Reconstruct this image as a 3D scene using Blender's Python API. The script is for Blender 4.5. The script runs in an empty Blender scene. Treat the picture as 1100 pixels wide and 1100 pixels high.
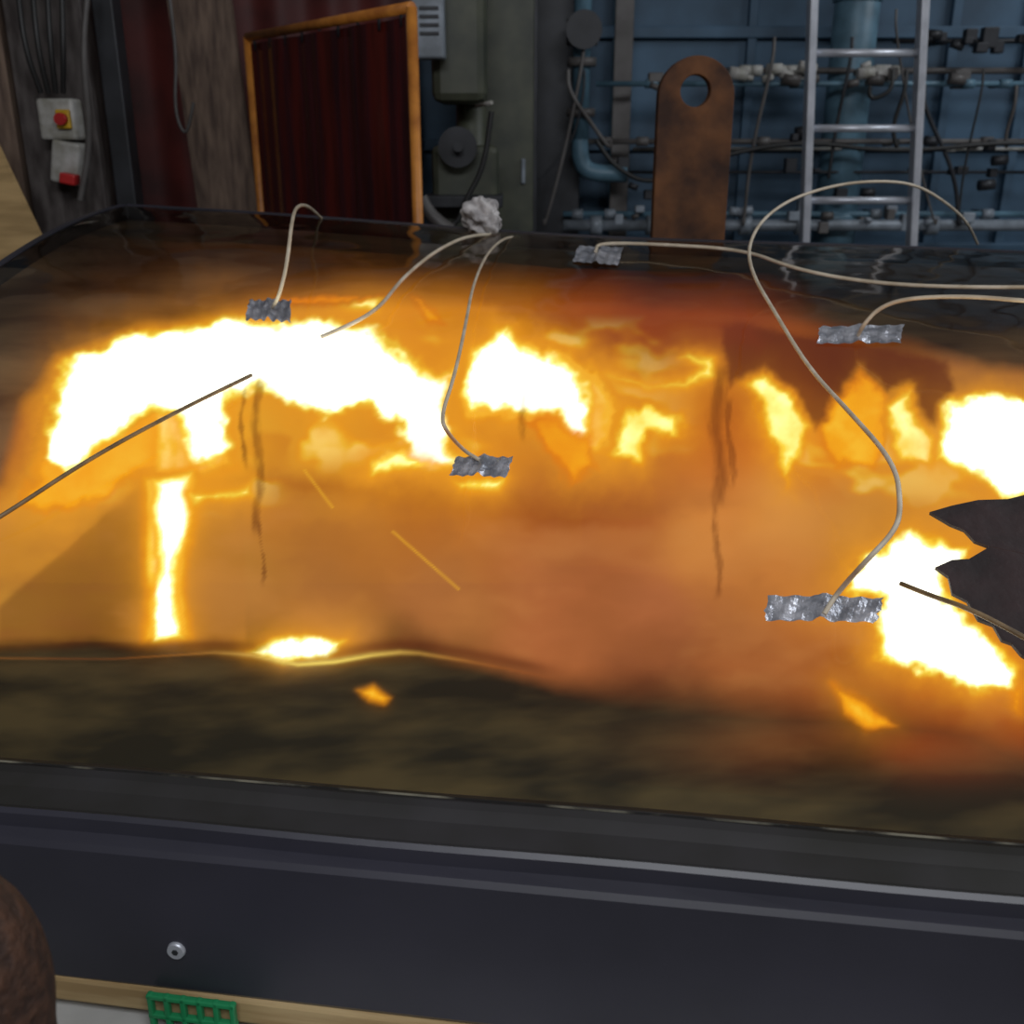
import bpy, bmesh, math, random
import numpy as np
from mathutils import Vector, Matrix, noise as mnoise
random.seed(7); rng=np.random.RandomState(5)
sc=bpy.context.scene
try: sc.view_settings.view_transform='Standard'
except Exception: pass

# ------------------------------------------------------------- camera
CAM=Vector((0,0,1.75)); PIT=math.radians(20); F=1100.0
cp,sp=math.cos(PIT),math.sin(PIT)
cd=bpy.data.cameras.new('camera'); cam=bpy.data.objects.new('camera',cd)
sc.collection.objects.link(cam); cam.location=CAM
cam.rotation_euler=(math.pi/2-PIT,0,0); cd.sensor_width=36; cd.lens=36*F/1100.0
cd.clip_start=0.02
cd.dof.use_dof=True; cd.dof.focus_distance=1.75; cd.dof.aperture_fstop=4.5
sc.camera=cam
def ray(px,py):
    a=(px-550)/F; b=(550-py)/F
    return Vector((a,cp+b*sp,-sp+b*cp))
def P(px,py,Y):                       # survey point at world depth Y
    d=ray(px,py); return CAM+d*(Y/d.y)

# ------------------------------------------------------------- rig surface
YAW=math.radians(8.6); cy,sy=math.cos(YAW),math.sin(YAW)
VMAX=2.1; U0,U1=-1.6,1.9
def surf(u,v):
    u=np.asarray(u,float); v=np.asarray(v,float)
    t=np.clip(v/VMAX,0,1)
    H=.5968-.0504*u-.022*np.exp(-((u+.1)/.8)**2)
    z=.888+.012*u+H*(1-(1-t)**1.6)
    z=z+.008*np.sin(u*5+v*3)*np.sin(t*math.pi)+.005*np.sin(u*11-v*7)*np.sin(t*math.pi)
    return z
def rig(u,v,z): return Vector((u*cy+v*sy, 1.19-u*sy+v*cy, z))
def unrig(x,y):
    y=y-1.19; return x*cy-y*sy, x*sy+y*cy
def hit(px,py,lift=0.0):
    """first point where the sight line meets the glazing surface (+lift)"""
    d=ray(px,py); s=.8; prev=None
    while s<6:
        p=CAM+d*s; u,v=unrig(p.x,p.y)
        f=p.z-(float(surf(u,max(v,0)))+lift)
        if prev is not None and f<=0:
            s0,f0=prev; s=s0+(s-s0)*f0/(f0-f); return CAM+d*s
        prev=(s,f); s+=.01
    return CAM+d*3.3

# ------------------------------------------------------------- materials
def mat(name,c,rough=.6,metal=0,c2=None,scale=6,bump=0,detail=6,stretch=(1,1,1),em=None,spec=.5,lo=.35,hi=.65):
    m=bpy.data.materials.new(name); m.use_nodes=True; nt=m.node_tree; b=nt.nodes['Principled BSDF']
    b.inputs['Roughness'].default_value=rough; b.inputs['Metallic'].default_value=metal
    b.inputs['Specular IOR Level'].default_value=spec
    b.inputs['Base Color'].default_value=(*c,1)
    tc=nt.nodes.new('ShaderNodeTexCoord'); mp=nt.nodes.new('ShaderNodeMapping'); mp.inputs['Scale'].default_value=stretch
    nt.links.new(tc.outputs['Object'],mp.inputs[0])
    n=nt.nodes.new('ShaderNodeTexNoise'); n.inputs['Scale'].default_value=scale; n.inputs['Detail'].default_value=detail
    nt.links.new(mp.outputs[0],n.inputs['Vector'])
    c2=c2 or tuple(x*.6 for x in c)
    r=nt.nodes.new('ShaderNodeValToRGB'); r.color_ramp.elements[0].position=lo; r.color_ramp.elements[1].position=hi
    r.color_ramp.elements[0].color=(*c2,1); r.color_ramp.elements[1].color=(*c,1)
    nt.links.new(n.outputs['Fac'],r.inputs[0]); nt.links.new(r.outputs[0],b.inputs['Base Color'])
    if bump:
        bp=nt.nodes.new('ShaderNodeBump'); bp.inputs['Strength'].default_value=bump; bp.inputs['Distance'].default_value=.02
        nt.links.new(n.outputs['Fac'],bp.inputs['Height']); nt.links.new(bp.outputs[0],b.inputs['Normal'])
    return m
def s2l(c):
    c=np.asarray(c,float)/255; return np.where(c<=.04045,c/12.92,((c+.055)/1.055)**2.4)
M={}
M['frame']=mat('charcoal_paint',(.038,.037,.052),.38,0,(.028,.028,.038),3,.05,spec=.45)
M['lip']=mat('lip_paint',(.036,.034,.036),.38,0,(.022,.021,.018),4,.08,spec=.45)
M['deck']=mat('soot_reflection_deck',(.095,.068,.026),.6,0,(.014,.011,.004),4.5,.1,detail=3,stretch=(1,3.2,1),lo=.40,hi=.66)  # soot tones; the strong noise contrast also paints in dark reflections
M['deck_lit']=mat('sooty_deck_rear_lit',(.36,.26,.15),.6,0,(.11,.075,.05),2.5,.1,stretch=(1,3,1))  # lighter copy of the deck: glass reflection at the rear put into the colour
M['foil']=mat('aluminium_foil',(.72,.72,.78),.28,.55,(.30,.31,.35),30,.6)
M['fball']=mat('crumpled_wool',(.62,.59,.58),.8,.1,(.30,.28,.28),35,.5)
M['wire']=mat('thermocouple_sheath',(.64,.56,.44),.5,0,(.46,.38,.27),20)
M['wired']=mat('scorched_sheath',(.30,.20,.10),.5,0,(.12,.08,.04),20)
M['blue']=mat('blue_wall_paint',(.066,.135,.215),.6,0,(.033,.068,.11),2.2,.05)
M['bluep']=mat('blue_pipe_paint',(.12,.23,.31),.45,0,(.065,.13,.175),8)
M['pipe']=mat('grey_pipe',(.28,.32,.37),.45,.1,(.13,.15,.17),9)
M['dark']=mat('dark_steel',(.030,.032,.038),.5,.2,(.016,.017,.02),7)
M['grey']=mat('grey_paint',(.12,.112,.108),.5,0,(.055,.048,.045),5)
M['postp']=mat('grimy_post_paint',(.105,.090,.085),.6,0,(.035,.026,.024),7,stretch=(4,4,1))
M['white']=mat('dirty_white_plastic',(.48,.47,.45),.5,0,(.25,.24,.2),14)
M['alu']=mat('ladder_aluminium',(.62,.64,.70),.35,.4,(.45,.47,.52),10)
M['rust']=mat('rusty_steel',(.18,.070,.024),.75,.2,(.045,.018,.010),7,.4)
M['orange']=mat('orange_frame_paint',(.68,.26,.04),.45,0,(.40,.13,.02),10)
M['redc']=mat('red_pvc_curtain',(.10,.012,.008),.25,0,(.04,.007,.005),3,stretch=(5,5,.6))
M['maroon']=mat('maroon_sheet',(.15,.024,.020),.6,0,(.06,.013,.012),3)
M['green']=mat('machine_green',(.080,.085,.055),.5,0,(.035,.04,.028),6)
M['ply']=mat('plywood',(.60,.40,.18),.7,0,(.40,.26,.11),4,stretch=(1,1,8))
M['board']=mat('weathered_board',(.24,.165,.12),.8,0,(.10,.065,.05),5,stretch=(6,6,1))
M['timber']=mat('timber',(.50,.36,.18),.7,0,(.35,.23,.10),5,stretch=(1,12,12))
M['conc']=mat('concrete',(.16,.15,.14),.8,0,(.09,.085,.08),4,.1)
M['paper']=mat('white_board',(.62,.62,.60),.7,0,(.45,.45,.43),5)
M['gplast']=mat('green_plastic',(.03,.36,.14),.4,0,(.015,.22,.08),10)
M['leather']=mat('brown_leather',(.085,.036,.018),.75,0,(.035,.016,.010),60,.6)
M['red']=mat('red_plastic',(.5,.02,.02),.4); M['yellow']=mat('yellow_plastic',(.7,.42,.02),.4)
M['char']=mat('char',(.030,.013,.013),.7,0,(.010,.005,.005),9,.5)
M['cable']=mat('black_cable',(.02,.02,.02),.5)

# ------------------------------------------------------------- helpers
def link(o,parent=None):
    sc.collection.objects.link(o)
    if parent is not None: o.parent=parent
    return o
def group(name):
    e=bpy.data.objects.new(name,None); e.empty_display_size=.1; return link(e)
def mesh(name,vs,fs,m,parent=None,smooth=False):
    me=bpy.data.meshes.new(name); me.from_pydata([tuple(v) for v in vs],[],fs); me.update()
    me.materials.append(m)
    if smooth: me.polygons.foreach_set('use_smooth',[True]*len(me.polygons))
    return link(bpy.data.objects.new(name,me),parent)
def bevel(o,w=.005,seg=2):
    b=o.modifiers.new('bevel','BEVEL'); b.width=w; b.segments=seg; b.limit_method='ANGLE'; return o
def box(name,c,s,m,parent=None,rz=0,rx=0,ry=0,bv=.006):
    x,y,z=[q/2 for q in s]
    vs=[(i,j,k) for i in(-x,x) for j in(-y,y) for k in(-z,z)]
    fs=[(0,1,3,2),(4,6,7,5),(0,4,5,1),(2,3,7,6),(0,2,6,4),(1,5,7,3)]
    o=mesh(name,vs,fs,m,parent); o.location=c; o.rotation_euler=(rx,ry,rz)
    if bv: bevel(o,min(bv,min(s)*.3))
    return o
def cyl(name,a,b,r,m,parent=None,seg=20,r2=None):
    a=Vector(a); b=Vector(b); d=b-a; L=d.length; r2=r if r2 is None else r2
    q=d.to_track_quat('Z','Y')
    vs=[];fs=[]
    for k,(z,rr) in enumerate(((0,r),(L,r2))):
        for i in range(seg):
            t=2*math.pi*i/seg; vs.append(a+q@Vector((rr*math.cos(t),rr*math.sin(t),z)))
    for i in range(seg):
        j=(i+1)%seg; fs.append((i,j,seg+j,seg+i))
    fs.append(tuple(range(seg))[::-1]); fs.append(tuple(range(seg,2*seg)))
    o=mesh(name,vs,fs,m,parent)
    for p in o.data.polygons:
        if len(p.vertices)==4: p.use_smooth=True
    return o
def tube(name,pts,r,m,parent=None):
    cu=bpy.data.curves.new(name,'CURVE'); cu.dimensions='3D'; cu.bevel_depth=r; cu.bevel_resolution=3; cu.use_fill_caps=True
    s=cu.splines.new('NURBS'); pts=[pts[0]]+list(pts)+[pts[-1]]
    s.points.add(len(pts)-1)
    for p,q in zip(s.points,pts): p.co=(q[0],q[1],q[2],1)
    s.order_u=3; s.use_endpoint_u=True; s.resolution_u=8
    cu.materials.append(m)
    return link(bpy.data.objects.new(name,cu),parent)

# ------------------------------------------------------------- room
WY=6.2
floor=box('floor',(0,3,-.05),(12,12,.1),M['conc'],bv=0)
wall=group('wall_back')
box('panel_base',(0,WY+.1,2.0),(11.6,.2,4.0),M['blue'],wall,bv=0)
for px in (540,590,660,800,1010,1090,1180):
    x=P(px,130,WY).x
    box('rib',(x,WY-.02,2.0),(.05,.05,4.0),M['bluep'] if px in(660,) else M['blue'],wall)
for z in (1.15,1.72,2.3,2.9):
    box('rail',(2.2,WY-.03,z),(5.4,.05,.06),M['blue'],wall)
wl=group('wall_left'); box('wall_left_panel',(-5.7,3,2.0),(.2,12,4),M['grey'],wl,bv=0)

# steel columns belonging to the wall
xc=P(600,120,5.9).x
box('column_web',(xc,6.0,2.0),(.02,.2,4),M['dark'],wall); box('column_flange',(xc,5.90,2.0),(.24,.02,4),M['dark'],wall)
xc=P(668,120,5.9).x
box('column_flange',(xc,5.93,2.0),(.10,.02,4),M['grey'],wall); box('column_web',(xc,6.02,2.0),(.02,.18,4),M['grey'],wall)

# pipework
pw=group('service_pipework')
x=P(905,130,5.95).x
cyl('riser',(x,5.9,0),(x,5.9,4),.115,M['bluep'],pw,28)
for z in (.6,1.32,2.42): cyl('riser_collar',(x,5.9,z),(x,5.9,z+.05),.125,M['bluep'],pw,28)
x=P(625,60,5.7).x
cyl('valve_pipe',(x,5.7,1.75),(x,5.7,3.6),.045,M['bluep'],pw)
tube('elbow',[(x,5.7,1.8),(x,5.7,1.65),(x+.05,5.7,1.58),(x+.25,5.7,1.58)],.045,M['bluep'],pw)
for z in (2.1,1.86): cyl('flange',(x,5.7,z),(x,5.7,z+.04),.075,M['grey'],pw)
cyl('valve_body',(x,5.7,2.2),(x,5.7,2.32),.08,M['grey'],pw)
cyl('handwheel',(x,5.58,2.26),(x,5.56,2.26),.09,M['dark'],pw)
def hpipe(py,r,m,x0=640,x1=1200,Y=5.7,joints=(),jm=None):
    z=P(870,py,Y).z; xa=P(x0,py,Y).x; xb=P(x1,py,Y).x
    cyl('pipe',(xa,Y,z),(xb,Y,z),r,m,pw)
    for j in joints:
        xj=P(j,py,Y).x
        cyl('coupling',(xj-.03,Y,z),(xj+.03,Y,z),r*1.7,jm or m,pw)
        box('bracket',(xj,Y+.09,z),(.03,.18,.03),M['dark'],pw)
hpipe(90,.013,M['bluep'],640,1200,5.7,(700,860,1040,1080))
hpipe(76,.016,M['grey'],760,1200,5.8,(800,812,838,850,945,960),M['white'])
hpipe(152,.014,M['grey'],630,1200,5.7,(650,690,820,1000,1060))
hpipe(160,.009,M['white'],680,1200,5.8,(760,1020))
hpipe(242,.030,M['pipe'],605,1200,5.7,(640,700,800,860,1000),M['pipe'])
hpipe(230,.016,M['bluep'],605,1200,5.8,(620,655,760,940,1060),M['pipe'])
hpipe(185,.008,M['dark'],640,1200,5.8,(720,990))
hpipe(44,.012,M['dark'],960,1200,5.8,(1010,1060))
for i in range(80):
    row=random.choice([(78,'white'),(84,'grey'),(150,'dark'),(44,'dark'),(232,'pipe'),(238,'grey'),(180,'dark'),(205,'dark')])
    lo_,hi_=(790,960) if row[1]=='white' else (645,1160)
    if row[0]==44: lo_,hi_=990,1160
    px=random.uniform(lo_,hi_); py=row[0]+random.uniform(-8,8)
    p=P(px,py,5.65); s=random.uniform(.03,.09)
    m=M[row[1]]
    if random.random()<.5: box('junction_box',(p.x,5.65+random.uniform(0,.12),p.z),(s,.06,s*random.uniform(.6,1.3)),m,pw)
    else: cyl('gland',(p.x-s/2,5.66,p.z),(p.x+s/2,5.66,p.z+random.uniform(-.02,.02)),s*.35,m,pw)
for i in range(12):
    px=random.uniform(560,1120); a=P(px,random.choice([10,40,75,92]),5.62); b=P(px+random.uniform(-50,50),random.choice([92,150,185,235]),5.62)
    mid=(a+b)/2+Vector((random.uniform(-.1,.1),0,-.1))
    tube('hanging_cable',[a,a+Vector((0,-.02,-.1)),mid,b+Vector((0,0,-.05)),b],random.choice([.006,.009,.011]),random.choice([M['cable'],M['dark'],M['grey'],M['cable']]),pw)
tube('festoon_cable',[P(640,150,5.6),P(660,180,5.6),P(700,200,5.6),P(760,170,5.6),P(860,150,5.6),P(960,165,5.6),P(1100,150,5.6),P(1180,165,5.6)],.012,M['cable'],pw)

# ladder
lad=group('ladder')
LY=5.0
def lp(px,py): return P(px,py,LY)
def stile(pa,pb):
    a=lp(*pa); b=lp(*pb); d=(b-a)/(b.z-a.z); return a+d*(2.75-a.z), a+d*(0-a.z)
sl=stile((873,0),(864,262)); sr=stile((992,0),(979,262))
for n,(t_,b_) in (('stile_left',sl),('stile_right',sr)):
    w=Vector((.018,0,0)); dpt=Vector((0,.035,0))
    vs=[t_-w-dpt,t_+w-dpt,t_+w+dpt,t_-w+dpt,b_-w-dpt,b_+w-dpt,b_+w+dpt,b_-w+dpt]
    bevel(mesh(n,vs,[(0,1,2,3),(7,6,5,4),(0,4,5,1),(1,5,6,2),(2,6,7,3),(3,7,4,0)],M['alu'],lad),.006)
dz=lp(870,57).z-lp(870,138).z; z0=lp(870,57).z
for k in range(-2,7):
    z=z0-k*dz
    if .1<z<2.7:
        f=(2.75-z)/2.75; a=sl[0].lerp(sl[1],f); b=sr[0].lerp(sr[1],f); cyl('rung',a,b,.017,M['alu'],lad,14)
for q in (sl[1],sr[1]): box('foot',(q.x,LY,.02),(.05,.09,.04),M['dark'],lad)

# lifting lug
lug=group('rusty_lifting_lug')
LYg=3.75
a=P(704,150,LYg); b=P(784,150,LYg); w=(b.x-a.x)/2; xc=(a.x+b.x)/2
ztop=P(744,60,LYg).z; zc=ztop-w*1.0; hc=P(743,98,LYg).z; hr=(P(759,98,LYg).x-P(727,98,LYg).x)/2
zb=.35
N=48; outer=[];inner=[]
for i in range(N):
    t=2*math.pi*i/N+math.pi/2
    dx,dz_=math.cos(t),math.sin(t)
    inner.append((xc-.004+hr*dx,hc+hr*dz_))
    if dz_>=-.02: outer.append((xc+w*dx, zc+w*dz_))
    else:
        k=abs(dx)
        if k>.5: outer.append((xc+w*(1 if dx>0 else -1), zc-(zc-zb)*(1-(k-.5)/.5)))
        else: outer.append((xc+w*2*dx, zb))
vs=[];T=.03
for yy in (LYg-T,LYg+T):
    vs+= [(x,yy,z) for x,z in outer]+[(x,yy,z) for x,z in inner]
fs=[]
for i in range(N):
    j=(i+1)%N
    fs.append((i,j,N+j,N+i)); fs.append((2*N+j,2*N+i,3*N+i,3*N+j))
    fs.append((j,i,2*N+i,2*N+j)); fs.append((N+i,N+j,3*N+j,3*N+i))
bevel(mesh('lug_plate',vs,fs,M['rust'],lug),.004)
box('base_beam',(xc,LYg,.25),(1.4,.2,.2),M['rust'],lug,bv=.01)
box('base_foot',(xc-.6,LYg,.075),(.15,.5,.15),M['rust'],lug); box('base_foot',(xc+.6,LYg,.075),(.15,.5,.15),M['rust'],lug)

# welding screen
ws=group('welding_screen')
pl=P(266,40,5.39); pr=P(442,8,4.2); zt=2.21
L=Vector((pl.x,pl.y,0)); R=Vector((pr.x,pr.y,0))
d=(R-L).normalized(); nrm=Vector((-d.y,d.x,0))
for n,q in (('post_left',L),('post_right',R)):
    cyl(n,(q.x,q.y,.05),(q.x,q.y,zt),.021,M['orange'],ws)
    cyl(n+'_foot',q+nrm*.3+Vector((0,0,.03)),q-nrm*.3+Vector((0,0,.03)),.02,M['orange'],ws)
cyl('top_rail',L+Vector((0,0,zt)),R+Vector((0,0,zt)),.020,M['orange'],ws)
cyl('bottom_rail',L+Vector((0,0,.35)),R+Vector((0,0,.35)),.018,M['orange'],ws)
vs=[];fs=[];n=160
for i in range(n+1):
    t=i/n; q=L.lerp(R,.02+.96*t)+nrm*(.003*math.sin(t*60)+.01*math.sin(t*23))
    vs+=[(q.x,q.y,.4),(q.x,q.y,zt-.03)]
for i in range(n): fs.append((2*i,2*i+2,2*i+3,2*i+1))
mesh('curtain',vs,fs,M['redc'],ws,True)
for i in range(9):
    q=L.lerp(R,.05+.9*i/8); cyl('hook',q+Vector((0,0,zt-.06)),q+Vector((0,0,zt+.02)),.006,M['dark'],ws)

g=group('maroon_curtain'); vs=[];fs=[];n=120
xa=P(70,120,5.6).x; xb=P(450,120,5.9).x
for i in range(n+1):
    t=i/n; x=xa+(xb-xa)*t; y=5.95+.02*math.sin(t*40)
    vs+=[(x,y,.02),(x,y,3.2)]
for i in range(n): fs.append((2*i,2*i+2,2*i+3,2*i+1))
mesh('cloth',vs,fs,M['maroon'],g,True)
cyl('rail',(xa,5.95,3.2),(xb,5.95,3.2),.02,M['dark'],g)
g=group('leaning_board')
def extrude_quad(name,pa,th,m,par):
    vs=list(pa)+[p+Vector((0,th,0)) for p in pa]
    return mesh(name,vs,[(0,1,2,3),(7,6,5,4),(0,4,5,1),(1,5,6,2),(2,6,7,3),(3,7,4,0)],m,par)
a=P(205,-60,5.7); b=P(242,205,5.7); d=(b-a)/(b.z-a.z)
bot=b+d*(0.0-b.z); hw=.16
extrude_quad('plank',[a-Vector((hw,0,0)),a+Vector((hw,0,0)),bot+Vector((hw,0,0)),bot-Vector((hw,0,0))],.04,M['board'],g)

# green machine (pillar drill)
g=group('pillar_drill')
x=P(500,120,5.0).x
cyl('column',(x+.02,5.15,0),(x+.02,5.15,2.6),.07,M['green'],g)
box('base',(x,5.05,.06),(.45,.55,.12),M['green'],g)
box('body',(x,5.0,1.35),(.30,.3,.75),M['green'],g,bv=.03)
box('head',(x-.02,5.0,2.2),(.24,.34,.6),M['green'],g,bv=.04)
box('control_box',(P(460,25,4.75).x,4.75,P(460,25,4.75).z),(.14,.1,.28),M['pipe'],g,bv=.01)
for k in range(4): box('label',(P(462,25,4.75).x,4.695,P(462,10+k*9,4.75).z),(.08,.01,.012),M['dark'],g,bv=0)
cyl('handwheel',P(492,158,4.8),P(492,158,4.8)+Vector((0,-.04,0)),.085,M['dark'],g,28)
cyl('hub',P(492,158,4.76),P(492,158,4.7),.02,M['dark'],g)
cyl('spindle',P(478,110,4.9),P(476,20,4.9),.025,M['grey'],g)
box('table',(x,4.85,P(490,215,4.85).z),(.34,.3,.05),M['dark'],g)
tube('hose',[P(455,215,4.6),P(465,235,4.6),P(490,245,4.6),P(500,215,4.6),P(520,180,4.6),P(528,120,4.6)],.012,M['cable'],g)
cyl('lever',P(512,114,4.8),P(528,110,4.6),.008,M['white'],g)
tube('flex_pipe',[P(452,212,4.5),P(458,225,4.5),P(470,238,4.5),P(485,248,4.5)],.03,M['grey'],g)
g=group('machine_cabinet'); x=P(545,120,5.6).x
box('carcass',(x,5.6,1.5),(.30,.35,3.0),M['dark'],g); box('door',(x,5.41,1.5),(.26,.02,2.9),M['green'],g)
box('handle',(x+.08,5.39,1.6),(.02,.03,.12),M['pipe'],g)

# left isolator column
g=group('isolator_post')
x=P(52,120,4.2).x
box('post',(x-.02,4.4,1.6),(.30,.16,3.2),M['postp'],g); box('trunking',(x+.20,4.4,1.6),(.08,.1,3.2),M['dark'],g)
box('trunking',(x-.26,4.4,1.6),(.12,.12,3.2),M['board'],g)
p=P(59,128,4.2)
box('switch_box',(p.x,4.26,p.z),(.14,.1,.15),M['white'],g,bv=.012)
box('knob_plate',(P(71,127,4.2).x-.01,4.2,p.z),(.055,.02,.07),M['yellow'],g)
cyl('red_knob',(P(71,127,4.2).x-.01,4.19,p.z),(P(71,127,4.2).x-.01,4.16,p.z),.022,M['red'],g)
p=P(68,175,4.2)
box('socket_box',(p.x,4.26,p.z),(.11,.1,.16),M['white'],g,ry=.2,bv=.012)
box('red_plug',(P(76,192,4.2).x,4.19,P(76,192,4.2).z),(.06,.06,.04),M['red'],g,ry=.2)
for k in range(4):
    tube('cable',[P(18+k*16,-20,4.2),P(26+k*14,50,4.15),P(44+k*8,100,4.2)],.010,M['cable'],g)
tube('cable',[P(95,-20,4.2),P(88,60,4.15),P(98,150,4.2),P(86,215,4.2)],.012,M['grey'],g)
tube('hanging_cable',[P(180,-20,4.6),P(190,60,4.6),P(187,120,4.6),P(200,150,4.6),P(208,110,4.6)],.007,M['grey'],g)
g=group('plywood_sheet')
extrude_quad('sheet',[P(-160,90,3.95),P(-22,118,3.95),P(215,618,3.95),P(-160,618,3.95)],.03,M['ply'],g)

# ------------------------------------------------------------- fire test rig
rg=group('fire_test_rig')
uu=np.linspace(U0,U1,220); vv=np.linspace(0,VMAX,130)
def gridmesh(name,U,V,Z,m,parent,mask=None,smooth=True):
    nu=len(U); nv=len(V)
    UU,VV=np.meshgrid(U,V); ZZ=Z(UU,VV)
    X=UU*cy+VV*sy; Y=1.19-UU*sy+VV*cy
    co=np.stack([X,Y,ZZ],-1).reshape(-1,3)
    i,j=np.meshgrid(np.arange(nu-1),np.arange(nv-1)); a=(j*nu+i).ravel()
    f=np.stack([a,a+1,a+1+nu,a+nu],1)
    if mask is not None:
        k=mask(co[f].mean(1)); f=f[k]
    me=bpy.data.meshes.new(name); me.vertices.add(len(co)); me.vertices.foreach_set('co',co.ravel())
    me.loops.add(f.size); me.loops.foreach_set('vertex_index',f.ravel().astype(np.int32))
    me.polygons.add(len(f)); me.polygons.foreach_set('loop_start',np.arange(0,f.size,4,dtype=np.int32))
    me.update(calc_edges=True); me.validate()
    me.materials.append(m)
    if smooth: me.polygons.foreach_set('use_smooth',[True]*len(me.polygons))
    return link(bpy.data.objects.new(name,me),parent),co
gm=bpy.data.materials.new('smoked_glazing'); gm.use_nodes=True; nt=gm.node_tree; nt.nodes.clear()
out=nt.nodes.new('ShaderNodeOutputMaterial'); mix=nt.nodes.new('ShaderNodeMixShader'); tr=nt.nodes.new('ShaderNodeBsdfTransparent'); gl=nt.nodes.new('ShaderNodeBsdfGlossy')
fr=nt.nodes.new('ShaderNodeFresnel'); fr.inputs[0].default_value=1.5
tr.inputs[0].default_value=(.97,.95,.88,1); gl.inputs['Roughness'].default_value=.08; gl.inputs['Color'].default_value=(.9,.85,.78,1)
tc=nt.nodes.new('ShaderNodeTexCoord'); n=nt.nodes.new('ShaderNodeTexNoise'); n.inputs['Scale'].default_value=3; bp=nt.nodes.new('ShaderNodeBump'); bp.inputs['Strength'].default_value=.5; bp.inputs['Distance'].default_value=.05
L_=nt.links.new
L_(tc.outputs['Object'],n.inputs['Vector']); L_(n.outputs['Fac'],bp.inputs['Height']); L_(bp.outputs[0],gl.inputs['Normal'])
L_(fr.outputs[0],mix.inputs[0]); L_(tr.outputs[0],mix.inputs[1]); L_(gl.outputs[0],mix.inputs[2]); L_(mix.outputs[0],out.inputs[0])
gridmesh('glazing_sheet',uu,vv,surf,gm,rg)

def chart(co):
    d=co-np.array(CAM); f=d[:,1]*cp-d[:,2]*sp; a=d[:,0]/f; b=(d[:,1]*sp+d[:,2]*cp)/f
    return 550+F*a,550-F*b
def sdf(px,py,poly):
    poly=np.array(poly,float); n=len(poly); d=np.full(px.shape,1e9); ins=np.zeros(px.shape,bool)
    for i in range(n):
        x0,y0=poly[i]; x1,y1=poly[(i+1)%n]; ex,ey=x1-x0,y1-y0
        wx,wy=px-x0,py-y0; t=np.clip((wx*ex+wy*ey)/(ex*ex+ey*ey+1e-9),0,1)
        d=np.minimum(d,(wx-ex*t)**2+(wy-ey*t)**2)
        c=((y0>py)!=(y1>py))&(px<(x1-x0)*(py-y0)/(y1-y0+1e-12)+x0); ins^=c
    d=np.sqrt(d); return np.where(ins,-d,d)
def vnoise(x,y,seed):
    r=np.random.RandomState(seed).rand(256,256)
    xi=np.floor(x).astype(int); yi=np.floor(y).astype(int); fx=x-xi; fy=y-yi
    fx=fx*fx*(3-2*fx); fy=fy*fy*(3-2*fy); g=lambda a,b:r[a%256,b%256]
    return (g(xi,yi)*(1-fx)+g(xi+1,yi)*fx)*(1-fy)+(g(xi,yi+1)*(1-fx)+g(xi+1,yi+1)*fx)*fy
def fbm(x,y,s,seed,o=4):
    t=0;a=.5;tot=0
    for k in range(o):
        t=t+a*vnoise(x/s+13*k,y/s+7*k,seed+k); tot+=a; a*=.5; s/=2
    return t/tot
OPEN=[(-400,690),(0,692),(100,690),(230,702),(320,716),(400,706),(450,702),(520,716),(600,732),(750,745),(900,765),(1150,800),(1500,830),(1500,420),(1150,400),(1060,392),(1000,375),(900,350),(800,325),(650,316),(500,314),(350,318),(280,325),(150,345),(60,380),(25,430),(0,520),(-120,560),(-400,600)]
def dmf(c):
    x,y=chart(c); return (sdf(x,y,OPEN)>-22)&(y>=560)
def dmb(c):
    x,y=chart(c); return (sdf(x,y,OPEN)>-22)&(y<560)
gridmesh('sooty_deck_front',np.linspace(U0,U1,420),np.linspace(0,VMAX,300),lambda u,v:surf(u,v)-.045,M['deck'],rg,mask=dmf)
gridmesh('sooty_deck_rear_lit',np.linspace(U0,U1,420),np.linspace(0,VMAX,300),lambda u,v:surf(u,v)-.045,M['deck_lit'],rg,mask=dmb)

def skirt(name,pts,zb,m):
    vs=[];fs=[]
    for (u,v) in pts:
        z=float(surf(u,v))+.004; p=rig(u,v,z); vs+=[p,Vector((p.x,p.y,zb))]
    for i in range(len(pts)-1): fs.append((2*i,2*i+1,2*i+3,2*i+2))
    o=mesh(name,vs,fs,m,rg); s=o.modifiers.new('s','SOLIDIFY'); s.thickness=.02; return o
skirt('side_panel_left',[(U0,v) for v in np.linspace(0,VMAX,30)],.58,M['frame'])
skirt('side_panel_right',[(U1,v) for v in np.linspace(0,VMAX,30)],.58,M['frame'])
skirt('rear_panel',[(u,VMAX+.005) for u in np.linspace(U0,U1,60)],.58,M['frame'])
prof=[(.02,.883),(.0,.891),(-.008,.891),(-.012,.882),(-.03,.872),(-.066,.866),(-.074,.868),(-.080,.862),(-.082,.842),(-.098,.836),(-.104,.828),(-.104,.600),(-.098,.590),(.02,.590)]
us=np.linspace(U0-.05,U1+.05,40); vs=[];fs=[];k=len(prof)
for u in us:
    for (v,z) in prof: vs.append(rig(u,v,z+.012*u+.0015*math.sin(u*9)*(1 if v>-.09 else 0)))
mi=[]
for i in range(len(us)-1):
    for j in range(k):
        a=i*k+j; b=i*k+(j+1)%k; fs.append((a,b,b+k,a+k)); mi.append(1 if j<6 else 0)
o=mesh('front_rail',vs,fs,M['frame'],rg); o.data.materials.append(M['lip'])
o.data.polygons.foreach_set('material_index',mi)
vs=[];fs=[]
for i,u in enumerate(us):
    vs+=[rig(u,-.001,.8925+.012*u),rig(u,-.006,.8925+.012*u)]
for i in range(len(us)-1): fs.append((2*i,2*i+1,2*i+3,2*i+2))
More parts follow.
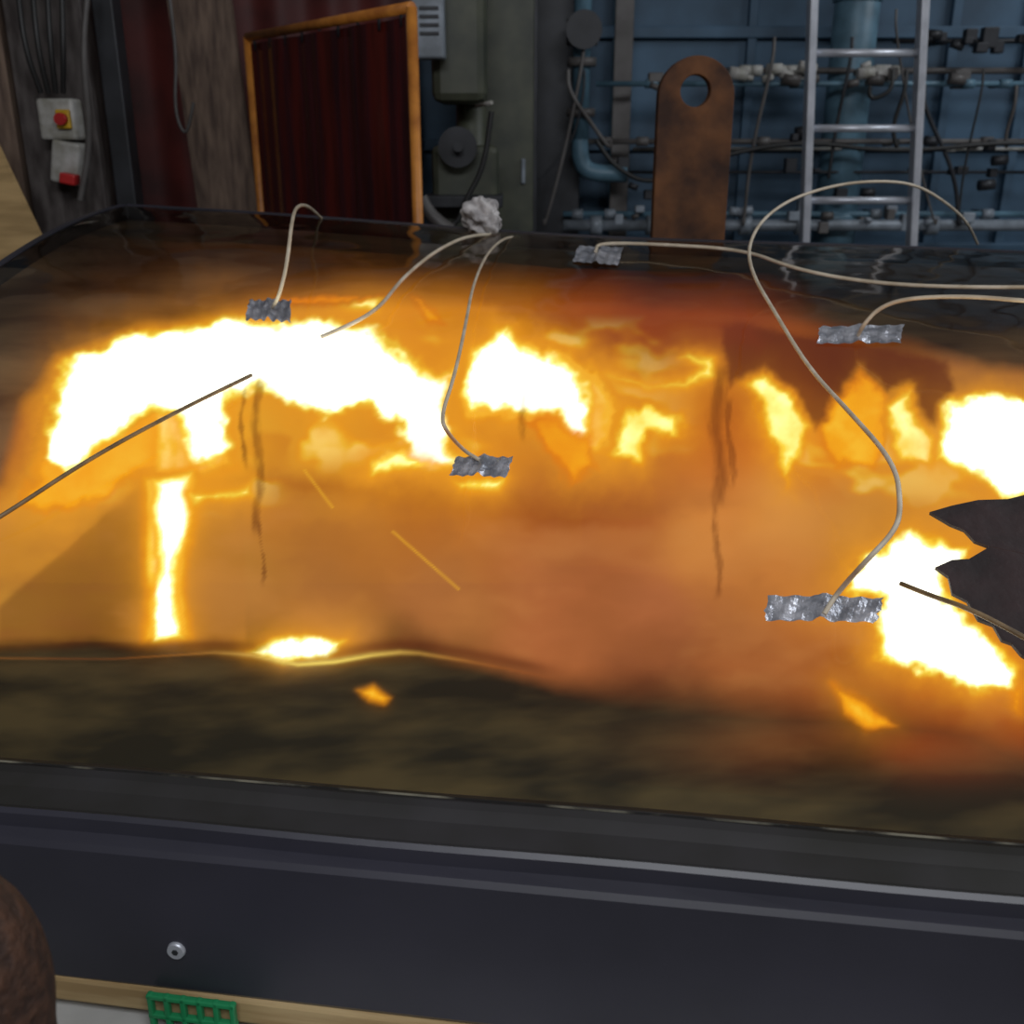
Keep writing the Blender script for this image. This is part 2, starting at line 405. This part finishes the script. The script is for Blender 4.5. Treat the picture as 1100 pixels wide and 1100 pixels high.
M['edge']=mat('edge_highlight',(.35,.33,.25),.3,.5,(.03,.03,.03),9,lo=.45,hi=.6)  # painted highlight: pale strip along the rail's front edge
mesh('edge_highlight_strip',vs,fs,M['edge'],rg)
q=rig((U0+U1)/2,VMAX/2,.60); box('compartment_floor',q,(U1-U0-.04,VMAX-.04,.03),M['deck'],rg,rz=-YAW,bv=0)
for u in (U0+.08,U1-.08):
    for v in (.08,VMAX-.08):
        p=rig(u,v,.295); box('leg',p,(.09,.09,.59),M['frame'],rg,rz=-YAW)
def railpt(px,py,vplane=-.104):
    d=ray(px,py); o_u,o_v=unrig(CAM.x,CAM.y)
    dv=d.x*sy+d.y*cy; s=(vplane-o_v)/dv; return CAM+d*s
p=railpt(190,1020); nf=Vector((-sy,-cy,0))
cyl('screw_head',p-nf*.004,p+nf*.006,.015,M['alu'],rg,24,r2=.012)
cyl('screw_recess',p+nf*.0055,p+nf*.007,.005,M['dark'],rg,6)

wb=group('white_bench')
p=rig(.0,-.075,.565); box('timber_batten',p,(3.4,.06,.045),M['timber'],wb,rz=-YAW)
for u in (-1.3,1.3): box('batten_support',rig(u,-.075,.27),(.06,.05,.545),M['timber'],wb,rz=-YAW)
box('top',rig(-.3,-.13,.50),(2.2,.30,.03),M['paper'],wb,rz=-YAW)
for u in (-1.2,.6):
    for v in (-.24,-.02): box('leg',rig(u,v,.242),(.04,.04,.485),M['pipe'],wb,rz=-YAW)
gg=group('green_plastic_grid')
base=.516
uc,vc=unrig(P(205,1075,1.14).x,1.14)
W=.125;Hh=.078
for i in range(6):
    box('bar_v',rig(uc-W/2+W*i/5,-.118,base+Hh/2),(.008,.010,Hh),M['gplast'],gg,rz=-YAW,bv=.002)
for i in range(3):
    box('bar_h',rig(uc,-.118,base+.005+(Hh-.01)*i/2),(W+.01,.010,.008),M['gplast'],gg,rz=-YAW,bv=.002)
for i in range(6):
    box('bar_d',rig(uc-W/2+W*i/5,-.175,base+.006),(.008,.11,.012),M['gplast'],gg,rz=-YAW,bv=.002)
for i in range(4):
    box('bar_e',rig(uc,-.14-.03*i,base+.006),(W+.01,.008,.012),M['gplast'],gg,rz=-YAW,bv=.002)

lg=group('brown_sleeve_stand_in')  # stand-in: brown rounded object read as a sleeve, built as a post
vs=[];fs=[];seg=48;rows=60; r0=.088; cx0,cy0=-.537,.76
for j in range(rows):
    t=j/(rows-1); z=t*1.115
    rr=r0*(1.0+.03*math.sin(z*40))
    if z>1.015: rr*=math.sqrt(max(0,1-((z-1.015)/.1)**2))+.001
    for i in range(seg):
        a=2*math.pi*i/seg; n_=mnoise.noise(Vector((math.cos(a)*2,math.sin(a)*2,z*9)))
        R_=rr*(1+.05*n_); vs.append((cx0+R_*math.cos(a),cy0+R_*math.sin(a),z))
for j in range(rows-1):
    for i in range(seg):
        k2=(i+1)%seg; fs.append((j*seg+i,j*seg+k2,(j+1)*seg+k2,(j+1)*seg+i))
mesh('sleeve_body',vs,fs,M['leather'],lg,True)

# ------------------------------------------------------------- flames (luminous gas layer under the glazing)
pyr=np.linspace(835,285,300); vrow=[]
for y in pyr:
    p=hit(550,y,-.03); vrow.append(unrig(p.x,p.y)[1])
vrow=np.array(sorted(set([max(.0,v) for v in vrow]))); vrow=vrow[(vrow>=0)&(vrow<VMAX-.01)]
def zfl(u,v): return surf(u,v)-.022-.014*fbm(u*100+500,v*100+500,12,50)
fm=bpy.data.materials.new('flame_gas'); fm.use_nodes=True; nt=fm.node_tree; nt.nodes.clear()
out=nt.nodes.new('ShaderNodeOutputMaterial'); mix=nt.nodes.new('ShaderNodeMixShader'); tr=nt.nodes.new('ShaderNodeBsdfTransparent'); em=nt.nodes.new('ShaderNodeEmission')
at=nt.nodes.new('ShaderNodeAttribute'); at.attribute_name='gas_glow'
nt.links.new(at.outputs['Color'],em.inputs[0]); nt.links.new(at.outputs['Alpha'],mix.inputs[0]); nt.links.new(tr.outputs[0],mix.inputs[1]); nt.links.new(em.outputs[0],mix.inputs[2]); nt.links.new(mix.outputs[0],out.inputs[0])
fl=group('flames')
fo,co=gridmesh('flame_sheet',np.linspace(U0+.02,U1-.02,900),vrow,zfl,fm,fl)
x,y=chart(co)
def sm(e0,e1,v): t=np.clip((v-e0)/(e1-e0),0,1); return t*t*(3-2*t)
wx=(fbm(x+900,y+900,46,1)-.5)*30; wy=(fbm(x+900,y+900,46,9)-.5)*30
fx=(fbm(x+900,y+900,13,21,3)-.5)*12; fy=(fbm(x+900,y+900,13,31,3)-.5)*12
X=x+wx*.6+fx; Y=y+wy*.6+fy
XS=x+wx*.7; YS=y+wy*.7      # smooth warp
ctrl=[((20,650),(172,120,50)),((20,600),(190,122,40)),((90,620),(150,98,38)),((130,565),(165,108,42)),((60,560),(225,150,45)),((250,600),(190,128,55)),((350,650),(188,122,60)),
((300,550),(198,125,52)),((400,580),(196,122,52)),((450,530),(175,88,38)),((470,650),(195,124,66)),((600,540),(160,75,40)),((600,600),(185,108,62)),((600,690),(180,105,60)),((700,650),(190,112,68)),((680,540),(165,82,45)),
((750,580),(215,138,66)),((850,550),(220,148,72)),((850,620),(206,128,62)),((800,700),(172,98,52)),((700,700),(165,95,55)),((700,740),(110,58,35)),((990,760),(175,75,32)),((900,740),(160,80,40)),((1080,780),(190,80,35)),((900,830),(75,42,22)),
((850,450),(225,120,25)),((650,500),(200,118,48)),((700,350),(160,58,28)),((740,430),(205,105,30)),((800,370),(130,55,32)),((780,440),(185,90,30)),((560,325),(170,90,28)),((480,330),(215,130,25)),((620,335),(160,62,26)),((700,325),(110,45,32)),((540,350),(215,120,25)),
((900,400),(105,42,24)),((960,390),(90,40,30)),((1040,400),(130,80,60)),((880,480),(225,135,38)),((1000,540),(225,150,62)),((930,560),(215,145,65)),((450,360),(225,125,25)),((340,480),(235,160,42)),((500,470),(230,140,38)),((250,470),(245,180,50)),((150,345),(120,50,35)),((40,400),(105,42,38)),((10,470),(140,55,45)),((300,325),(190,110,50)),((100,700),(80,38,18)),((300,720),(60,42,18)),((450,715),(60,40,18))]
C=np.array([c[0] for c in ctrl],float); K=s2l([c[1] for c in ctrl])
W_=np.zeros(len(x)); col=np.zeros((len(x),3))
for c,k in zip(C,K):
    w=1/(((XS-c[0])**2+(YS-c[1])**2)/900+1)**1.8; W_+=w; col+=w[:,None]*k
col/=W_[:,None]
br=.84+.32*fbm(x*.6+300,y+300,70,61); col*=br[:,None]
dO=sdf(x+.3*wx,y+.3*wy,OPEN)
edge=12+30*sm(350,300,y)+34*sm(480,900,x)*sm(600,720,y)
alpha=.95*sm(1,-1,dO/edge)
alpha=np.maximum(alpha,.55*np.exp(-((x-930)/160)**2-((y-800)/32)**2))
alpha*= 1-.08*fbm(x+50,y+50,60,71)
RA=np.array([0,.18,.40,.60,.8,1.0]); RC=s2l([(205,95,25),(238,130,18),(255,175,28),(255,218,70),(255,245,160),(255,255,242)])
RC[-1]*=2.8; RC[-2]*=1.6; RC[-3]*=1.1
def ramp(h): return np.stack([np.interp(h,RA,RC[:,i]) for i in range(3)],1)
def shade(poly,c,soft,amt,warp=.6):
    global col
    d=sdf(X*warp+x*(1-warp),Y*warp+y*(1-warp),poly); m=(amt*sm(soft,-soft,d))[:,None]; col=col*(1-m)+s2l(c)*m
shade([(0,650),(158,515),(162,560),(150,690),(0,690)],(150,98,36),2,.7,.1)
shade([(-200,740),(-200,650),(0,540),(30,520),(60,545),(150,520),(0,650)],(225,155,55),6,.5,.2)
shade([(205,535),(262,540),(264,690),(203,690)],(185,120,50),3,.5,.05)
shade([(210,502),(300,506),(520,528),(640,560),(560,568),(400,535),(220,520)],(150,62,24),12,.55)
shade([(540,535),(640,520),(690,545),(640,575),(580,570)],(140,62,35),18,.5)
# soft licks over the upper half
wz=fbm(XS*.75+70,YS*1.25+70,48,141,3)
reg=np.clip(sm(240,330,x)*sm(760,640,x)*sm(335,370,y)*sm(515,470,y)+.6*sm(820,860,x)*sm(450,480,y)*sm(560,510,y)+.8*sm(20,60,x)*sm(330,250,x)*sm(380,430,y)*sm(560,510,y),0,1)
m=(reg*sm(.46,.64,wz)*.85)[:,None]; col=col*(1-m)+ramp(.28+.42*sm(.52,.70,wz))*m
m=(reg*sm(.44,.3,wz)*.45)[:,None]; col=col*(1-m)+s2l((190,90,25))*m
# cloudy smoke in the hot haze
st=fbm(XS*.5+20,YS+20,50,151); m=(.20*sm(.45,.75,st)*sm(500,560,y))[:,None]; col=col*(1-m)+s2l((222,150,85))*m
m=(.25*sm(.48,.25,st)*sm(500,560,y))[:,None]; col=col*(1-m)+s2l((150,85,45))*m
flames=[ # poly, peak, halo, warp
([(20,545),(50,480),(110,470),(180,440),(245,450),(248,500),(170,505),(120,530),(70,545)],.45,18,1),
([(165,440),(245,430),(250,500),(220,512),(165,512)],.7,10,.4),
([(50,490),(55,415),(80,380),(130,362),(200,347),(240,338),(265,346),(300,350),(350,346),(400,353),(432,375),(465,402),(490,395),(474,430),(484,480),(505,500),(460,506),(400,502),(396,488),(440,482),(425,455),(385,440),(355,450),(320,435),(280,415),(240,425),(246,480),(230,500),(205,500),(190,440),(150,455),(110,480),(75,505)],1,38,1),
([(488,425),(500,380),(545,345),(562,362),(610,380),(650,408),(668,440),(655,488),(622,488),(600,462),(565,458),(530,450),(500,452)],.62,34,1),
([(493,420),(508,382),(545,352),(558,368),(600,386),(628,410),(642,440),(642,470),(622,474),(600,450),(565,446),(530,438),(505,440)],1,16,1),
([(560,452),(600,450),(640,470),(640,505),(610,520),(590,490)],.34,18,1),
([(650,402),(700,412),(735,408),(750,395),(730,384),(738,376),(766,384),(768,405),(740,418),(690,418)],.8,14,.6),
([(668,440),(700,430),(735,446),(732,468),(700,466),(690,500),(660,490)],.7,20,1),
([(805,410),(825,398),(850,425),(874,458),(866,492),(850,527),(834,490),(815,452)],.74,16,1),
([(880,455),(925,393),(952,428),(955,462),(945,500),(900,500)],.42,16,1),
([(952,440),(975,418),(985,450),(1006,468),(1000,500),(965,492)],.74,14,1),
([(1016,432),(1060,421),(1090,430),(1200,430),(1250,500),(1200,540),(1085,536),(1055,512),(1005,492),(1012,462)],1,28,1),
([(908,640),(914,612),(935,590),(980,568),(1040,588),(1030,612),(1012,618),(1022,640),(1040,662),(1075,690),(1096,712),(1088,740),(1050,746),(1000,722),(942,704),(938,668),(950,642)],1,26,1),
([(154,512),(212,502),(210,560),(202,600),(200,640),(208,686),(180,693),(152,690),(156,640),(152,580)],.6,16,.3),
([(166,515),(204,508),(202,560),(194,600),(190,640),(200,687),(164,690),(166,640),(170,600),(162,560)],1,6,.35),
([(200,528),(268,522),(272,532),(220,536),(205,545)],.8,10,.5),
([(268,702),(292,688),(318,683),(372,687),(350,706),(305,714)],.9,16,.4),
([(383,742),(400,737),(420,750),(412,758),(395,754)],.5,4,.3),  # reflection of the fire below the lip, painted as a glowing patch
([(893,734),(930,752),(966,780),(930,786),(906,766)],.42,12,.4),
([(362,328),(392,319),(412,322),(406,336),(385,337)],.85,12,.6),
([(445,322),(470,325),(482,343),(458,350)],.35,12,1),
([(300,320),(355,316),(420,320),(360,328),(310,330)],.3,8,1),
([(484,516),(545,514),(536,529),(492,529)],.8,12,.4),
([(395,488),(440,485),(470,500),(440,510),(402,506)],.8,14,1),
([(1086,740),(1098,735),(1098,770),(1088,765)],.4,5,.5),
]
for poly,pk,halo,wp in flames:
    px_=np.array(poly); sel=(x>px_[:,0].min()-120)&(x<px_[:,0].max()+120)&(y>px_[:,1].min()-120)&(y<px_[:,1].max()+120)
    d=sdf(X[sel]*wp+x[sel]*(1-wp),Y[sel]*wp+y[sel]*(1-wp),poly)
    nz=fbm(x[sel]+40,y[sel]+40,26,111)
    if pk<.9:
        heat=pk*(.45+.55*sm(3,-13,d))*(.75+.5*nz); sf=7
    else:
        heat=.42+.58*sm(4,-13,d+14*(nz-.5)); sf=4.5
    if wp<=.5 and pk<.95: heat*=.85+.3*fbm(x[sel]*3,y[sel]*.2+300,12,201)
    body=sm(sf,-sf,d)
    hc=ramp(heat)
    h=(.80*np.exp(-np.maximum(d,0)/halo)*min(1,pk+.1))[:,None]
    c=col[sel]; hal=s2l((254,168,38))
    c=c*(1-h)+hal*h
    c=c*(1-body[:,None])+hc*body[:,None]
    col[sel]=c
    alpha[sel]=np.maximum(alpha[sel],np.maximum(body,.55*np.exp(-np.maximum(d,0)/(halo*.7))*min(1,pk+.1)))
# dark unburnt smoke between the tongues
shade([(775,345),(900,362),(1010,385),(1022,418),(1004,455),(988,440),(974,410),(954,420),(925,384),(903,418),(880,462),(864,440),(848,412),(825,392),(800,405),(785,420)],(98,38,24),6,.75,.8)
shade([(520,318),(800,330),(820,370),(760,368),(690,392),(640,372),(575,348),(540,338)],(140,56,28),18,.45,1)
for (x0,y0,y1,w) in ((277,405,570,4),(281,560,625,1.5),(564,418,470,3.5),(772,395,540,7),(770,540,640,3),(262,410,500,2),(785,430,520,3)):
    d=np.abs(x+3*np.sin(y/17)-x0); m=(.7*sm(w*1.7,w*.2,d+6*(fbm(x*3+9,y+9,12,99)-.5))*sm(y0-8,y0+8,y)*sm(y1+10,y1-10,y))[:,None]
    streak=(.35+.65*fbm(x*4+90,y*.6+90,18,83))[:,None]
    col=col*(1-m*streak)+s2l((95,38,14))*m*streak
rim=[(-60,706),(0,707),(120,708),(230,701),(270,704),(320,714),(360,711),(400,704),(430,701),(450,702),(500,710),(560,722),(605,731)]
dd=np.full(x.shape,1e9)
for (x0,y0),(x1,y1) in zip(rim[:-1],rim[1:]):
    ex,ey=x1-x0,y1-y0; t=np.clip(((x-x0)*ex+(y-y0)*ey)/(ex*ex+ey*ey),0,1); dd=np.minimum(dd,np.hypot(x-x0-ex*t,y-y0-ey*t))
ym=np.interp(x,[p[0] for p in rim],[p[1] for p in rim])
m=(.6*np.exp(-((y-ym+9)/7)**2)*sm(620,560,x)*(1-.8*np.exp(-((x-320)/50)**2)))[:,None]; col=col*(1-m)+s2l((95,40,20))*m
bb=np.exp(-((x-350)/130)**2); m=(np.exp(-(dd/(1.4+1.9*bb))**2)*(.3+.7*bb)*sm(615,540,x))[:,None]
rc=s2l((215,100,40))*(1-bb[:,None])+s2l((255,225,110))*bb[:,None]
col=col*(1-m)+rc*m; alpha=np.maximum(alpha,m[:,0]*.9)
for (x0,y0,x1,y1) in ((422,571,493,633),(327,505,357,545)):
    ex,ey=x1-x0,y1-y0; t=np.clip(((x-x0)*ex+(y-y0)*ey)/(ex*ex+ey*ey),0,1); d=np.hypot(x-x0-ex*t,y-y0-ey*t)
    m=np.exp(-(d/1.1)**2)[:,None]*.7; col=col*(1-m)+s2l((255,190,50))*m
ca=fo.data.color_attributes.new('gas_glow','FLOAT_COLOR','POINT')
ca.data.foreach_set('color',np.concatenate([col,np.clip(alpha,0,1)[:,None]],1).astype(np.float32).ravel())

# charred flap on the right
g=group('charred_panel_fragment')
A_=[(998,553),(1022,546),(1050,540),(1082,539),(1110,532),(1200,540),(1200,620),(1110,600),(1062,590),(1046,584),(1035,572),(1020,566)]
B_=[(1062,590),(1110,600),(1200,620),(1200,730),(1110,715),(1096,706),(1086,694),(1075,690),(1066,674),(1050,668),(1038,648),(1022,640),(1018,622),(1004,612),(1022,604),(1040,603)]
for n_,pts,l0,l1 in (('upper_fold',A_,.02,.05),('lower_fold',B_,.05,.02)):
    k=len(pts); vs=[hit(a,b,l0+(l1-l0)*(b-535)/180) for a,b in pts]
    o=mesh(n_,vs,[tuple(range(k))],M['char'],g); s=o.modifiers.new('s','SOLIDIFY'); s.thickness=.006

# ------------------------------------------------------------- tapes and wires
def tape(name,quad,seed,crumple=.0014):
    nx,ny=30,8; rs=np.random.RandomState(seed); q=[hit(a,b,.004) for a,b in quad]; vs=[];fs=[]
    for j in range(ny+1):
        for i in range(nx+1):
            s,t=i/nx,j/ny
            p=(q[0]*(1-s)+q[1]*s)*(1-t)+(q[3]*(1-s)+q[2]*s)*t
            if i in(0,nx): p=p+(q[1]-q[0])*rs.uniform(-.02,.02)
            u,v=unrig(p.x,p.y); p.z=float(surf(u,v))+.004+rs.uniform(0,crumple)+1.0*crumple*math.sin(i*1.1+j*.4)
            mid=math.exp(-((s-.5)/.06)**2)*.007; p.z+=mid; vs.append(p)
    for j in range(ny):
        for i in range(nx):
            a=j*(nx+1)+i; fs.append((a,a+1,a+nx+2,a+nx+1))
    return mesh('tape',vs,fs,M['foil'],group(name))
tape('foil_tape',[(825,640),(950,643),(940,669),(821,667)],1)
tape('foil_tape',[(490,491),(552,491),(543,513),(483,511)],2)
tape('foil_tape',[(622,264),(670,266),(664,285),(615,281)],3,.0012)
tape('foil_tape',[(881,351),(970,349),(968,368),(877,369)],4)
tape('foil_tape',[(268,323),(313,323),(312,346),(263,344)],5,.003)
def H(px,py,l=.012): return hit(px,py,l)
def wire(pts,r=.0045,m='wire'):
    g=group('thermocouple_wire'); return tube('lead',pts,r,M[m],g)
wire([H(293,330),P(300,318,2.45),P(309,280,2.5),P(313,240,2.6),P(318,221,2.8),P(330,220,3.1),P(345,234,3.4),P(353,243,3.6)],.0045)
wire([H(-60,590),H(0,556,.03),H(100,490,.04),H(200,437,.04),H(270,403,.015)],.0042,'wired')
wire([H(345,362),H(385,345,.02),H(410,328,.03),P(425,308,2.6),P(440,292,2.7),P(470,268,2.9),P(505,252,3.1),P(545,252,3.4)],.0048)
wire([H(515,494),H(498,484,.02),P(478,462,1.75),P(474,446,1.8),P(488,405,1.9),P(500,350,2.1),P(508,305,2.5),P(525,268,2.9),P(548,252,3.2),P(572,260,3.5)],.0036)
wire([H(640,270),P(642,261,3.05),P(700,262,3.0),P(800,268,2.9),P(850,288,2.7),P(920,302,2.6),P(1000,308,2.5),P(1110,309,2.4),P(1200,305,2.3)],.0048)
wire([H(885,660),H(900,636,.02),P(930,603,1.42),P(962,570,1.45),P(968,545,1.5),P(962,498,1.6),P(912,442,1.8),P(868,395,2.0),P(832,335,2.2),P(808,295,2.4),P(803,265,2.6),P(818,236,2.8),P(850,213,2.9),P(900,198,3.0),P(945,194,3.0),P(985,198,3.1),P(1020,220,3.2),P(1040,240,3.4),P(1050,262,3.6)],.0042)
wire([H(922,360),P(928,348,2.3),P(945,330,2.3),P(975,320,2.25),P(1040,318,2.2),P(1110,324,2.1),P(1200,328,2.0)],.0046)
wire([H(968,627,.02),H(1000,640,.05),H(1045,655,.08),H(1110,690,.08)],.004,'wired')
g=group('crumpled_wool_ball'); bm=bmesh.new(); bmesh.ops.create_icosphere(bm,subdivisions=5,radius=.055)
for v in bm.verts:
    n_=mnoise.noise(v.co*26)*.03+mnoise.noise(v.co*60+Vector((3,3,3)))*.012
    v.co*=1+n_*16; v.co.x*=1.1
me=bpy.data.meshes.new('ball'); bm.to_mesh(me); bm.free(); me.materials.append(M['fball']); o=link(bpy.data.objects.new('ball',me),g)
c=P(520,232,3.3); o.location=(c.x,c.y,float(surf(*unrig(c.x,c.y)))+.045)

# ------------------------------------------------------------- lights
def area(name,loc,size,e,colr,rot=(0,0,0)):
    l=bpy.data.lights.new(name,'AREA'); l.shape='RECTANGLE'; l.size=size[0]; l.size_y=size[1]; l.energy=e; l.color=colr
    o=bpy.data.objects.new(name,l); o.location=loc; o.rotation_euler=rot; link(o); return o
area('ceiling_light',(0.5,-1.6,4.2),(3.5,1),125,(.92,.95,1.0),(math.radians(45),0,0))
area('ceiling_light',(4.6,3.4,4.2),(1,3),75,(.88,.94,1.0),(0,math.radians(30),0))
w=bpy.data.worlds.new('world'); sc.world=w; w.use_nodes=True
w.node_tree.nodes['Background'].inputs[0].default_value=(.33,.31,.30,1); w.node_tree.nodes['Background'].inputs[1].default_value=.25
